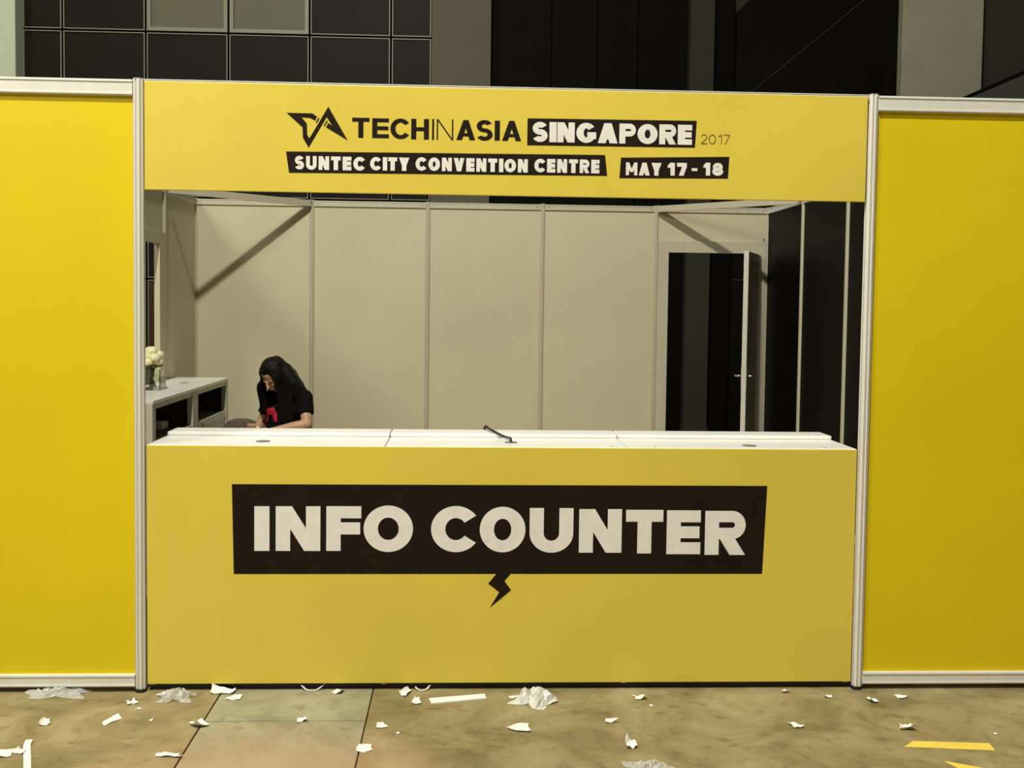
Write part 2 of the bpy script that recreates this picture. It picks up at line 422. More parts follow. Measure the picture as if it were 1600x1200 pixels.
# right side wall with black panels
wr = struct('wall_right', (2.5, 2.5, 0)); org = (2.5, 2.5, 0)
for y in range(1, 5): post(2.5, y, wr, org, True)
for k in range(5):
    y0, y1 = k + 0.02, k + 0.98
    rail('top_rail', wr, org, 2.485, 2.515, y0, y1, ZT0 + 0.012, ZT1, 'y')
    rail('bottom_rail', wr, org, 2.485, 2.515, y0, y1, ZB0, ZB1, 'y')
    MB().box(2.497, 2.503, y0, y1, ZB1, ZT0 + 0.012).build('black_wall_panel', M_blackp, wr, org)

# corner braces
def brace(x0, x1, label):
    r = thing('corner_brace', label, 'brace', ((x0 + x1) / 2, 4.5, 2.44), 0, 'diagonal braces over the back corners')
    org = r.location[:]
    a, c = Vector((x0, 4.975, 0)), Vector((x1, 4.0, 0)); d = (c - a).normalized(); n = Vector((-d.y, d.x, 0)) * 0.015
    a += d * 0.02; c -= d * 0.02
    pts = [(a + n)[:2], (a - n)[:2], (c - n)[:2], (c + n)[:2]]
    MB().prism_z(pts, 2.442, 2.494).build('bar', M_alui, r, org)
    for q in (a, c):
        MB().cyl((q.x, q.y, 2.494), 0.014, 0.006, 12).build('bolt', M_alud, r, org)
brace(-1.5, -2.475, 'white metal brace across the left back corner, near the seated person')
brace(1.5, 2.475, 'white metal brace across the right back corner above the open door')

# yellow front panels
def front_panel(x0, x1, label):
    r = thing('yellow_booth_panel', label, 'wall panel', ((x0 + x1) / 2, 0, 0), 0, 'yellow panels flanking the counter')
    org = r.location[:]
    MB().box(x0, x1, 0.000, 0.006, ZB1 - 0.004, ZT0 + 0.004).build('panel', M_yel, r, org)
    rail('top_rail', r, org, x0, x1, -0.014, 0.016, ZT0, ZT1, 'x')
    rail('bottom_rail', r, org, x0, x1, -0.014, 0.016, ZB0, ZB1, 'x')
front_panel(-2.48, -1.521, 'tall saturated yellow panel with white rails left of the counter')
front_panel(1.521, 2.48, 'tall darker yellow panel with white rails right of the counter')
for x, l in ((-2.5, 'white grooved corner post at the far left end of the front'), (-1.5, 'white grooved post between the left yellow panel and the counter'),
             (1.5, 'white grooved post between the counter and the right yellow panel'), (2.5, 'white grooved corner post at the far right end of the front')):
    if abs(x) > 2: continue
    r = thing('aluminium_post', l, 'post', (x, 0, 0), 0, 'front posts of the booth')
    p = inst(post_src, 'shaft', r, (0, 0, 0)); inst(foot_src, 'post_foot', r, (0, 0, 0)); inst(cap_src, 'post_cap', r, (0, 0, 0))
wf = struct('wall_front', (0, 0, 0))
post(-2.5, 0, wf); post(2.5, 0, wf)
for o in (post_src, post_src_b, foot_src, cap_src): bpy.data.objects.remove(o)

# ------------------------------------------------------------------ lettering
def ring(cx, cz, rx, rz, t, th, a0, a1, n=None):
    """elliptic ring sector as a list of quads; angles in degrees"""
    n = n or max(4, int(abs(a1 - a0) / 9))
    out = []
    P = lambda a, k: (cx + (rx - t * k) * math.cos(a), cz + (rz - th * k) * math.sin(a))
    for i in range(n):
        a, c = math.radians(a0 + (a1 - a0) * i / n), math.radians(a0 + (a1 - a0) * (i + 1) / n)
        out.append([P(a, 0), P(c, 0), P(c, 1), P(a, 1)])
    return out
def R(x0, x1, z0, z1): return [(x0, z0), (x1, z0), (x1, z1), (x0, z1)]
def glyph(ch, w, h, t, th):
    """polygons for one capital in a w x h box; t stem, th bar thickness"""
    d = t * 1.12
    if ch == 'I': return [R(0, w, 0, h)]
    if ch == '-': return [R(0, w, h * 0.36, h * 0.58)]
    if ch == 'N': return [R(0, t, 0, h), R(w - t, w, 0, h), [(0, h), (d, h), (w, 0), (w - d, 0)]]
    if ch == 'H': return [R(0, t, 0, h), R(w - t, w, 0, h), R(t, w - t, (h - th) / 2, (h + th) / 2)]
    if ch == 'T': return [R(0, w, h - th, h), R((w - t) / 2, (w + t) / 2, 0, h - th)]
    if ch == 'E': return [R(0, t, 0, h), R(t, w, h - th, h), R(t, w * 0.97, (h - th) / 2, (h + th) / 2), R(t, w, 0, th)]
    if ch == 'F': return [R(0, t, 0, h), R(t, w, h - th, h), R(t, w * 0.97, h * 0.37, h * 0.37 + th)]
    if ch in 'O0': return ring(w / 2, h / 2, w / 2, h / 2, t, th, 0, 360, 40)
    if ch == 'C':
        rx = w / (1 + math.cos(math.radians(36)))
        return ring(rx, h / 2, rx, h / 2, t, th, 36, 324, 34)
    if ch == 'G': return ring(w / 2, h / 2, w / 2, h / 2, t, th, 38, 338, 34) + [R(w * 0.55, w, h * 0.5 - th * 0.75, h * 0.5 + th * 0.12), R(w - t, w, h * 0.2, h * 0.5)]
    if ch == 'U': return [R(0, t, w * 0.45, h), R(w - t, w, w * 0.45, h)] + ring(w / 2, w * 0.45, w / 2, w * 0.45, t, th, 180, 360, 20)
    if ch in 'PR':
        hb = h * 0.64; rz = hb / 2; cx = w - rz * 0.95
        out = [R(0, t, 0, h), R(t, cx, h - th * 0.95, h), R(t, cx, h - hb, h - hb + th * 0.95)] + ring(cx, h - rz, w - cx, rz, min(t, (w - cx) * 0.8), th * 0.95, -90, 90, 18)
        if ch == 'R': out.append([(w * 0.34, h * 0.40), (w * 0.34 + d, h * 0.40), (w, 0), (w - d, 0)])
        return out
    if ch == 'A':
        c = t * 0.52
        return [[(0, 0), (d, 0), (w / 2 + c, h), (w / 2 - c, h)], [(w - d, 0), (w, 0), (w / 2 + c, h), (w / 2 - c, h)], R(w * 0.25, w * 0.75, h * 0.19, h * 0.19 + th * 0.8)]
    if ch == 'V':
        c = t * 0.52
        return [[(0, h), (d, h), (w / 2 + c, 0), (w / 2 - c, 0)], [(w - d, h), (w, h), (w / 2 + c, 0), (w / 2 - c, 0)]]
    if ch == 'Y':
        return [[(0, h), (d, h), (w / 2 + t / 2, h * 0.38), (w / 2 - t / 2, h * 0.38)], [(w - d, h), (w, h), (w / 2 + t / 2, h * 0.38), (w / 2 - t / 2, h * 0.38)], R((w - t) / 2, (w + t) / 2, 0, h * 0.42)]
    if ch == 'M':
        return [R(0, t, 0, h), R(w - t, w, 0, h), [(0, h), (t, h), (w / 2 + t * 0.45, h * 0.25), (w / 2 - t * 0.45, h * 0.25)], [(w - t, h), (w, h), (w / 2 + t * 0.45, h * 0.25), (w / 2 - t * 0.45, h * 0.25)]]
    if ch == 'S':
        rz = (h + th) / 4
        return ring(w / 2, h - rz, w / 2 * 0.97, rz, t, th, 28, 270, 24) + ring(w / 2, rz, w / 2, rz, t, th, 90, -152, 24)
    if ch == '1' and t < 0.3 * w: return [R(w - t, w, 0, h), [(w - t, h), (w - t, h - 1.6 * t), (w * 0.2, h * 0.74), (w * 0.2, h * 0.74 + 1.2 * t)]]
    if ch == '1': return [R(w - t, w, 0, h), [(w - t, h), (w - t, h * 0.62), (0, h * 0.60), (0, h * 0.78)]]
    if ch == '7': return [R(0, w, h - th, h), [(w - d, h - th), (w, h - th), (w * 0.2 + d, 0), (w * 0.2, 0)]]
    if ch == '8':
        rz = (h + th) / 4
        return ring(w / 2, h - rz, w / 2 * 0.9, rz, t * 0.9, th, 0, 360, 24) + ring(w / 2, rz, w / 2, rz, t, th, 0, 360, 24)
    if ch == '2':
        rz = h * 0.30
        return ring(w / 2, h - rz, w / 2, rz, t, th, 165, -35, 22) + [R(0, w, 0, th), [(0, th), (d * 1.1, th), (w * 0.93, h - rz * 1.55), (w * 0.93 - d * 1.1, h - rz * 1.55)]]
    return [R(0, w, 0, h)]
NAT = {'I': .30, 'N': .84, 'F': .70, 'E': .70, 'O': .98, 'C': .92, 'U': .84, 'T': .76, 'R': .82, 'S': .74, 'G': .96, 'A': .96, 'P': .80, 'Y': .88, 'V': .90, 'M': 1.0, 'H': .82,
       '1': .46, '7': .64, '8': .74, '2': .62, '0': .72, '-': .36}
def letter(ch, x0, x1, z0, z1, t, th, yf, depth, material, parent, org):
    b = MB()
    if ch in 'NUHAVR': t = min(t, 0.36 * (x1 - x0))
    if ch == 'M': t = min(t, 0.27 * (x1 - x0))
    if ch in 'GCOPS80': t = min(t, 0.37 * (x1 - x0))
    for k, poly in enumerate(glyph(ch, x1 - x0, z1 - z0, t, th)):
        b.prism([(x0 + p, z0 + q) for p, q in poly], yf - 0.00004 * (k % 12), yf + depth)
    return b.build('letter', material, parent, org)
def word(s, x0, x1, z0, z1, t, th, yf, depth, material, parent, org, track=0.10):
    h = z1 - z0
    tot = sum(NAT[c] for c in s) + track * (len(s) - 1)
    k = (x1 - x0) / (tot * h); x = x0
    for c in s:
        w = NAT[c] * h * k
        if c == 'I': w = max(t, w * 0.9)
        letter(c, x, x + w, z0, z1, min(t, w), th, yf, depth, material, parent, org)
        x += (NAT[c] + track) * h * k

# ------------------------------------------------------------------ fascia sign
fs = thing('fascia_sign', 'pale yellow header board naming the event, city, venue and dates', 'sign', (0, 0, 2.05)); org = (0, 0, 2.05)
MB().box(-1.472, 1.472, -0.020, -0.004, 2.056, 2.488, 0.002).build('board', M_fas, fs, org)
rail('top_edge_rail', fs, org, -1.474, 1.474, -0.016, 0.012, 2.486, 2.496, 'x')
MB().box(-1.474, 1.474, -0.003, 0.018, 2.06, 2.11, 0.002).build('back_rail', M_alu, fs, org)
MB().box(-1.474, 1.474, -0.003, 0.018, 2.43, 2.485, 0.002).build('back_rail', M_alu, fs, org)
lg = MB()
lg.prism([(-0.9066, 2.3728), (-0.8031, 2.3726), (-0.7848, 2.3596), (-0.7934, 2.3441), (-0.8126, 2.3542), (-0.8472, 2.3564), (-0.826, 2.332), (-0.8239, 2.286), (-0.8153, 2.2727), (-0.7399, 2.4007), (-0.6614, 2.2671), (-0.7491, 2.3182), (-0.7396, 2.3356), (-0.7242, 2.3254), (-0.7464, 2.3594), (-0.818, 2.2353), (-0.8412, 2.2742), (-0.8432, 2.3163)], -0.0210, -0.0195)
lg.prism([(-0.78, 2.3549), (-0.7752, 2.3531), (-0.7857, 2.3347), (-0.7905, 2.3365)], -0.0210, -0.0195)
lg.prism([(-0.7454, 2.3451), (-0.7416, 2.3423), (-0.7549, 2.3228), (-0.7588, 2.3247)], -0.0210, -0.0195)
lg.build('star_logo', M_print, fs, org)
TIA = [('T', -0.644, -0.5742, 2.2788, 2.3591), ('E', -0.5634, -0.4962, 2.2794, 2.3584), ('C', -0.4902, -0.4154, 2.2772, 2.359), ('H', -0.406, -0.3344, 2.277, 2.3593), ('i', -0.3217, -0.3138, 2.2761, 2.3604), ('n', -0.303, -0.2359, 2.2761, 2.36), ('A', -0.2232, -0.1466, 2.2778, 2.3584), ('S', -0.1419, -0.076, 2.2774, 2.36), ('I', -0.0679, -0.0467, 2.2784, 2.3587), ('A', -0.0373, 0.0406, 2.2781, 2.3589)]
for ch, x0, x1, z0, z1 in TIA:
    t, th = (0.0205, 0.0155) if ch.isupper() else (0.0055, 0.005)
    letter(ch.upper(), x0, x1, z0, z1, t if ch != 'I' else x1 - x0, th, -0.0210, 0.0015, M_print, fs, org)
def plate(pts, name='name_plate'):
    return MB().prism(pts, -0.0210, -0.0195).build(name, M_print, fs, org)
p1 = plate([(0.0656, 2.3706), (0.7601, 2.3743), (0.7548, 2.2655), (0.0652, 2.2622)])
word('SINGAPORE', 0.0860, 0.7420, 2.2760, 2.3570, 0.0295, 0.0225, -0.0218, 0.0012, M_letter, p1, org, 0.085)
p2 = plate([(-0.9088, 2.2185), (0.3847, 2.2283), (0.3949, 2.144), (-0.8965, 2.1336)])
for s, x0, x1, z0, z1 in [('SUNTEC', -0.8733, -0.5919, 2.147, 2.2015), ('CITY', -0.5706, -0.4125, 2.149, 2.2025), ('CONVENTION', -0.3872, 0.0689, 2.151, 2.2050), ('CENTRE', 0.0959, 0.3625, 2.153, 2.2080)]:
    word(s, x0, x1, z0, z1, 0.0175, 0.0155, -0.0218, 0.0012, M_letter, p2, org, 0.16)
p3 = plate([(0.4504, 2.219), (0.8985, 2.2305), (0.8942, 2.1418), (0.4456, 2.1357)], 'date_plate')
for s, x0, x1, z0, z1 in [('MAY', 0.4717, 0.618, 2.148, 2.2), ('17', 0.6441, 0.7228, 2.1497, 2.202), ('-', 0.7434, 0.7668, 2.1515, 2.2027), ('18', 0.7918, 0.8739, 2.1524, 2.2047)]:
    word(s, x0, x1, z0, z1, 0.0175, 0.0155, -0.0218, 0.0012, M_letter, p3, org, 0.14)
word('2017', 0.7796, 0.8990, 2.2808, 2.3206, 0.0035, 0.0035, -0.0209, 0.0014, M_brownp, fs, org, 0.16)

# ------------------------------------------------------------------ info counter
ic = thing('info_counter', 'long yellow information counter with white top under the header board', 'counter', (0, 0, 0)); org = (0, 0, 0)
MB().box(-1.474, 1.474, -0.002, 0.012, 0.030, 1.0195, 0.0015).build('front_board', M_fas, ic)
pt = MB().prism([(-1.1289, 0.8625), (1.0942, 0.8657), (1.0813, 0.4935), (-1.1212, 0.4903)], -0.0032, -0.0015).build('sign_plate', M_print, ic)
MB().prism([(-0.0382, 0.4922), (-0.0724, 0.4505), (-0.0255, 0.4141), (-0.0638, 0.3496), (0.0232, 0.4232), (-0.005, 0.4612), (0.0205, 0.4922)], -0.0032, -0.0015).build('lightning_bolt', M_print, ic)
INFO = [('I', -1.0372, -0.9756, 0.5865, 0.7718), ('N', -0.9499, -0.7675, 0.5868, 0.7724), ('F', -0.7431, -0.5999, 0.5872, 0.7731), ('O', -0.5903, -0.3864, 0.583, 0.7768), ('C', -0.312, -0.1257, 0.5827, 0.7756), ('O', -0.1101, 0.08, 0.5824, 0.7734), ('U', 0.0973, 0.28, 0.5812, 0.7688), ('N', 0.3041, 0.4831, 0.5816, 0.7651), ('T', 0.5005, 0.6574, 0.5789, 0.7627), ('E', 0.6727, 0.8156, 0.5761, 0.7611), ('R', 0.8347, 1.0065, 0.5734, 0.7594)]
for ch, x0, x1, z0, z1 in INFO:
    t, th = 0.059, 0.050
    if ch == 'I': t = x1 - x0
    letter(ch, x0, x1, z0, z1, t, th, -0.0044, 0.0016, M_letter, pt, org)
for i in range(3):
    x0, x1 = (-1.476, -0.503, 0.507)[i], (-0.507, 0.503, 1.476)[i]
    tp = MB().box(x0, x1, 0.0125, 0.50, 1.000, 1.022, 0.002).build('countertop', M_top, ic)
    MB().box(x0, x1, 0.315, 0.47, 1.0225, 1.040, 0.005).build('raised_ledge', M_top, tp)
    MB().box(x0 + 0.02, x1 - 0.02, 0.47, 0.495, 0.94, 1.0, 0.002).build('rear_rail', M_alu, ic)
    MB().box(x0 + 0.02, x1 - 0.02, 0.03, 0.48, 0.50, 0.518, 0.002).build('shelf', M_cabw, ic)
for x in (-1.46, -0.505, 0.505, 1.46):
    MB().box(x - 0.012, x + 0.012, 0.016, 0.49, 0.02, 0.998, 0.002).build('upright', M_cabw, ic)
MB().box(-1.47, 1.47, 0.022, 0.034, 0.0, 0.10, 0.001).build('gap_shade_strip', M_dark, ic)  # black strip standing in for the shade in the gap under the counter
for x, y, r in ((-1.027, 0.13, 0.03), (0.022, 0.145, 0.027), (1.039, 0.09, 0.03), (1.345, 0.045, 0.014), (0.44, 0.035, 0.009), (0.62, 0.035, 0.009)):
    b = MB(); b.cyl((x, y, 1.022), r, 0.003, 20).cyl((x, y, 1.0245), r * 0.7, 0.0012, 20)
    b.build('cable_grommet', M_alud if r > 0.02 else M_cabw, ic)
cb = MB()
pts = []
ctrl = [(-0.085, 0.475, 0.99), (-0.083, 0.47, 1.052), (-0.066, 0.40, 1.052), (-0.045, 0.325, 1.049), (-0.005, 0.29, 1.032), (0.014, 0.22, 1.034), (0.020, 0.15, 1.040), (0.022, 0.145, 1.027)]
def cr(p0, p1, p2, p3, t):
    return tuple(0.5 * (2 * b_ + (c - a) * t + (2 * a - 5 * b_ + 4 * c - d) * t * t + (-a + 3 * b_ - 3 * c + d) * t ** 3) for a, b_, c, d in zip(p0, p1, p2, p3))
def smooth_path(P, n=6):
    out = []
    for i in range(len(P) - 1):
        p0, p1, p2, p3 = P[max(i - 1, 0)], P[i], P[i + 1], P[min(i + 2, len(P) - 1)]
        out += [cr(p0, p1, p2, p3, k / n) for k in range(n)]
    return out + [P[-1]]
tag(cb.tube(smooth_path(ctrl), 0.0055, 8).build('power_cable', M_dark, None, (0, 0, 0), smooth=True), 'thin black cable lying across the middle of the white countertop', 'cable')

# ------------------------------------------------------------------ side cabinets along the left wall
def cabinet(y0, label):
    x0, x1, y1 = -2.465, -2.065, y0 + 1.055
    r = thing('side_cabinet', label, 'cabinet', (x0 / 2 + x1 / 2, y0 + 0.5, 0), 0, 'white cabinets by the left wall'); org = r.location[:]
    MB().box(x0, x1 + 0.004, y0, y1, 0.982, 1.003, 0.002).build('top', M_top, r, org)
    for xx in (x0, x1 - 0.04):
        for yy in (y0, y1 - 0.075):
            MB().box(xx, xx + 0.04, yy, yy + 0.075, 0.0, 0.981, 0.004).build('leg_post', M_cabw, r, org)
    MB().box(x1 - 0.030, x1 - 0.004, y0 + 0.076, y1 - 0.076, 0.947, 0.981, 0.002).build('front_rail', M_cabw, r, org)
    MB().box(x1 - 0.030, x1 - 0.004, y0 + 0.076, y1 - 0.076, 0.700, 0.748, 0.002).build('front_rail', M_cabw, r, org)
    MB().box(x1 - 0.020, x1 - 0.010, y0 + 0.076, y1 - 0.076, 0.05, 0.699).build('front_panel', M_cabw, r, org)
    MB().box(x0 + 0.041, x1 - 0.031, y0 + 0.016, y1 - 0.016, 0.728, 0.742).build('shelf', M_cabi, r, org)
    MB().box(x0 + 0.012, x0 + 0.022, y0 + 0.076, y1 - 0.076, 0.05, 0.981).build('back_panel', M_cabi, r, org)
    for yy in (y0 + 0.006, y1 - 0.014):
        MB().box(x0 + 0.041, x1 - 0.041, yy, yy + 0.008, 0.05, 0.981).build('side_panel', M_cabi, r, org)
    MB().cyl((-2.26, y0 + 0.43, 1.003), 0.03, 0.003, 18).build('cable_grommet', M_alud, r, org)
    return r
cabinet(2.165, 'white open-shelf cabinet nearest the counter, carrying the flower vase')
cabinet(3.225, 'white open-shelf cabinet further back, beside the seated person')
o = MB().box(-2.33, -2.20, 2.86, 3.02, 0.743, 0.790, 0.006).build('paper_pad', M_paper, None, (-2.265, 2.94, 0.743))
tag(o, 'white pad lying in the open shelf of the nearer cabinet', 'paper')
b = MB().tube([(-2.068, 3.40, 0.726), (-2.050, 3.40, 0.726)], 0.011, 12); b.box(-2.052, -2.046, 3.39, 3.41, 0.690, 0.733, 0.002)
tag(b.build('cabinet_key', M_chrome, None, (-2.05, 3.40, 0.7)), 'small metal key in the front rail of the further cabinet', 'key')

# vase and bouquet
random.seed(4)
vx, vy = -2.305, 3.02
M_glass = mat('clear_glass', (0.93, 0.96, 0.93), 0.03, trans=1.0, ior=1.45)
M_water = mat('water', (0.92, 0.95, 0.90), 0.02, trans=1.0, ior=1.33)
v = thing('glass_vase', 'square clear glass vase of water on the nearer white cabinet', 'vase', (vx, vy, 1.0035)); org = v.location[:]
s, t, H = 0.070, 0.006, 0.14
b = MB()
outer = [(-s, -s), (s, -s), (s, s), (-s, s)]
b.box(vx - s, vx + s, vy - s, vy + s, 1.004, 1.016, 0.002)
for (a0, a1, c0, c1) in ((-s, s, -s, -s + t), (-s, s, s - t, s), (-s, -s + t, -s + t, s - t), (s - t, s, -s + t, s - t)):
    b.box(vx + a0, vx + a1, vy + c0, vy + c1, 1.016, 1.004 + H)
b.build('vase_body', M_glass, v, org)
MB().box(vx - s + t + .001, vx + s - t - .001, vy - s + t + .001, vy + s - t - .001, 1.017, 1.095).build('water', M_water, v, org)
bq = thing('flower_bouquet', 'bunch of cream-yellow flowers standing in the glass vase', 'flowers', (vx, vy, 1.02)); org = bq.location[:]
def blossom(c, r):
    b = MB(); b.ball(c, r * 0.5, seg=10)
    c = Vector(c)
    for ringn, (nn, rad, tilt, sz) in enumerate(((5, 0.45, 0.95, 0.55), (7, 0.75, 0.5, 0.62), (8, 0.95, 0.05, 0.66))):
        for k in range(nn):
            a = 2 * math.pi * (k + 0.5 * ringn) / nn + random.uniform(-.15, .15)
            d = Vector((math.cos(a) * math.cos(tilt), math.sin(a) * math.cos(tilt), math.sin(tilt)))
            p = c + d * r * rad * 0.72
            q = d.to_track_quat('Z', 'Y').to_matrix()
            b.ball(p, (r * sz * 0.62, r * sz * 0.62, r * 0.14), q, seg=8)
    return b.build('blossom', M_petal, bq, org, smooth=True)
heads = [(-0.040, -0.05, 0.225, 0.052), (0.025, -0.055, 0.220, 0.050), (-0.01, 0.0, 0.262, 0.056), (-0.060, 0.03, 0.240, 0.050), (0.032, 0.02, 0.238, 0.048), (-0.01, 0.06, 0.235, 0.050), (-0.015, -0.072, 0.190, 0.046), (0.038, -0.02, 0.188, 0.044)]
for (dx, dy, dz, r) in heads:
    p = (vx + dx, vy + dy, 1.004 + dz)
    blossom(p, r)
    MB().tube(smooth_path([(vx - dx * 0.5, vy - dy * 0.5, 1.022), (vx + dx * 0.15, vy + dy * 0.15, 1.12), (vx + dx * 0.8, vy + dy * 0.8, 1.004 + dz - 0.01)], 5), 0.004, 6).build('stem', M_stem, bq, org, smooth=True)
for k in range(9):
    a = 2 * math.pi * k / 9 + 0.2; d = Vector((math.cos(a), math.sin(a), 0.15)); c = Vector((vx, vy, 1.155)) + d * 0.045
    MB().ball(c, (0.016, 0.034, 0.004), Matrix.Rotation(a - math.pi / 2, 3, 'Z') @ Matrix.Rotation(0.3, 3, 'X'), seg=8).build('leaf', M_leaf, bq, org, smooth=True)

# ------------------------------------------------------------------ chairs
def chair(name, label, loc, rz, msh, mleg, back_top, w, group=None):
    r = thing(name, label, 'chair', loc, rz, group)
    MB().box(-w, w, -0.21, 0.21, 0.415, 0.455, 0.018).build('seat', msh, r, smooth=False)
    b = MB(); n = 12
    pts_o, pts_i = [], []
    for k in range(n + 1):
        a = math.pi * (0.06 + 0.88 * k / n)
        pts_o.append((math.cos(a) * w * 1.02, 0.10 + math.sin(a) * 0.14)); pts_i.append((math.cos(a) * (w * 1.02 - 0.03), 0.10 + math.sin(a) * 0.11))
    def top(k): return back_top - 0.10 * abs(k / n * 2 - 1) ** 2.2
    rows = []
    for k in range(n + 1):
        (xo, yo), (xi, yi) = pts_o[k], pts_i[k]; z1 = top(k); z0 = 0.47
        rows.append([b.bm.verts.new(q) for q in ((xo, yo, z0), (xo, yo + 0.02, (z0 + z1) / 2), (xo * 0.98, yo + 0.035, z1 - 0.015), ((xo + xi) / 2, (yo + yi) / 2 + 0.035, z1), (xi, yi + 0.03, z1 - 0.015), (xi, yi + 0.02, (z0 + z1) / 2), (xi, yi, z0))])
    for k in range(n):
        for j in range(7): b.bm.faces.new((rows[k][j], rows[k + 1][j], rows[k + 1][(j + 1) % 7], rows[k][(j + 1) % 7]))
    b.bm.faces.new(rows[0][::-1]); b.bm.faces.new(rows[-1])
    b.build('backrest', msh, r, smooth=True)
    for sx in (-1, 1):
        for sy in (-1, 1):
            MB().tube([(sx * (w - 0.04), sy * 0.16, 0.415), (sx * (w - 0.015), sy * 0.20, 0.0)], [0.014, 0.010], 10).build('leg', mleg, r)
        MB().tube([(sx * (w - 0.03), 0.17, 0.42), (sx * (w - 0.03), 0.225, 0.50)], 0.011, 8).build('back_support', mleg, r)
    return r
chair('low_back_chair', 'taupe low-backed chair between the further cabinet and the seated person', (-1.875, 3.99, 0), math.radians(186), M_taupe, M_dark, 0.735, 0.162)
chair('white_chair', 'white chair under the seated person', (-1.40, 3.67, 0), math.radians(-35), M_top, M_alu, 0.64, 0.19)

# ------------------------------------------------------------------ seated person
def remesh(b, name, material, parent, voxel=0.007, smooth_it=3):
    src = b.build(name + '_src', material)
    md = src.modifiers.new('r', 'REMESH'); md.mode = 'VOXEL'; md.voxel_size = voxel; md.use_smooth_shade = True
    sm = src.modifiers.new('s', 'SMOOTH'); sm.iterations = smooth_it; sm.factor = 0.5
    dg = bpy.context.evaluated_depsgraph_get(); dg.update()
    me = bpy.data.meshes.new_from_object(src.evaluated_get(dg))
    me.name = name
    bpy.data.objects.remove(src)
    me.materials.clear(); me.materials.append(material)
    for p in me.polygons: p.use_smooth = True
    o = bpy.data.objects.new(name, me); C.objects.link(o); o.parent = parent
    return o
pr = thing('person', 'seated person with long black hair and black T-shirt looking down behind the counter', 'person', (-1.46, 3.55, 0), math.radians(-35))
HC = Vector((0.0, -0.165, 1.085)); HR = Matrix.Rotation(math.radians(40), 3, 'X') @ Matrix.Rotation(math.radians(-6), 3, 'Y')
def hp(x, y, z): return HC + HR @ Vector((x, y, z))
body = MB()
# head
body.ball(hp(0, 0.012, 0.022), (0.074, 0.090, 0.092), HR, 20)
body.ball(hp(0, -0.022, -0.040), (0.059, 0.066, 0.078), HR, 18)
body.ball(hp(0, -0.050, -0.088), (0.026, 0.026, 0.022), HR, 12)
body.limb([hp(0, -0.086, 0.008), hp(0, -0.100, -0.022), hp(0, -0.104, -0.034)], [0.007, 0.010, 0.013], 10)
for sx in (-1, 1):
    body.ball(hp(sx * 0.074, 0.010, -0.012), (0.010, 0.020, 0.030), HR, 10)
    body.ball(hp(sx * 0.030, -0.072, 0.004), (0.016, 0.012, 0.011), HR, 10)
    body.ball(hp(sx * 0.034, -0.058, -0.032), (0.022, 0.024, 0.022), HR, 10)
body.ball(hp(0, -0.084, -0.060), (0.021, 0.009, 0.010), HR, 10)
# neck, torso
body.limb([hp(0, 0.035, -0.06), (0, -0.045, 0.965), (0, -0.015, 0.93)], [0.048, 0.050, 0.058])
body.ball((0, 0.0, 0.84), (0.150, 0.095, 0.12), None, 20); body.ball((0, 0.05, 0.68), (0.130, 0.095, 0.14), None, 20); body.ball((0, 0.10, 0.55), (0.160, 0.120, 0.11), None, 20)
body.ball((-0.065, -0.075, 0.82), 0.062); body.ball((0.065, -0.075, 0.82), 0.062)
SH_L, SH_R = Vector((0.155, -0.010, 0.915)), Vector((-0.155, -0.015, 0.905))
EL_L, EL_R = Vector((0.235, -0.065, 0.735)), Vector((-0.215, -0.080, 0.700))
WR_L, WR_R = Vector((0.065, -0.250, 0.690)), Vector((-0.055, -0.270, 0.695))
for S_, E_, W_ in ((SH_L, EL_L, WR_L), (SH_R, EL_R, WR_R)):
    body.limb([(S_.x * 0.4, -0.01, 0.93), S_], [0.055, 0.052])
    body.limb([S_, S_.lerp(E_, .5), E_], [0.050, 0.044, 0.037]); body.limb([E_, E_.lerp(W_, .35), W_], [0.037, 0.037, 0.024])
# hands: palm and five fingers curled round a phone
for W_, inward in ((WR_L, -1), (WR_R, 1)):
    f = Vector((inward * 0.45, -0.85, 0.05)).normalized(); sdir = Vector((inward * 0.85, 0.45, 0.0)).normalized(); upv = Vector((0, 0, 1))
    palm = W_ + f * 0.05
    for j in range(4):
        k0 = W_ + f * 0.02 + sdir * (0.024 - 0.016 * j); k1 = W_ + f * 0.085 + sdir * (0.028 - 0.018 * j)
        body.limb([k0, k1], [0.014, 0.0115], 8)
        Ln = (0.068, 0.075, 0.070, 0.055)[j]
        a = k1 + f * Ln * 0.45 + upv * 0.006; c2 = a + f * Ln * 0.25 + upv * 0.018 ; e2 = c2 + f * Ln * 0.05 + upv * 0.022
        body.limb([k1, a, c2, e2], [0.0105, 0.0095, 0.0085, 0.0075], 8)
    th0 = W_ + f * 0.025 + sdir * 0.026; body.limb([th0, th0 + f * 0.03 + sdir * 0.024 + upv * 0.012, th0 + f * 0.062 + sdir * 0.024 + upv * 0.026], [0.0145, 0.012, 0.009], 8)
# legs
for sx in (-1, 1):
    body.limb([(sx * 0.09, 0.09, 0.52), (sx * 0.10, -0.15, 0.535), (sx * 0.105, -0.36, 0.53)], [0.088, 0.075, 0.057])
    body.limb([(sx * 0.105, -0.36, 0.53), (sx * 0.105, -0.33, 0.33), (sx * 0.105, -0.30, 0.09)], [0.056, 0.054, 0.036])
    body.limb([(sx * 0.105, -0.28, 0.05), (sx * 0.11, -0.40, 0.032), (sx * 0.112, -0.46, 0.026)], [0.038, 0.032, 0.022])
remesh(body, 'body', M_skin, pr, 0.006, 2)
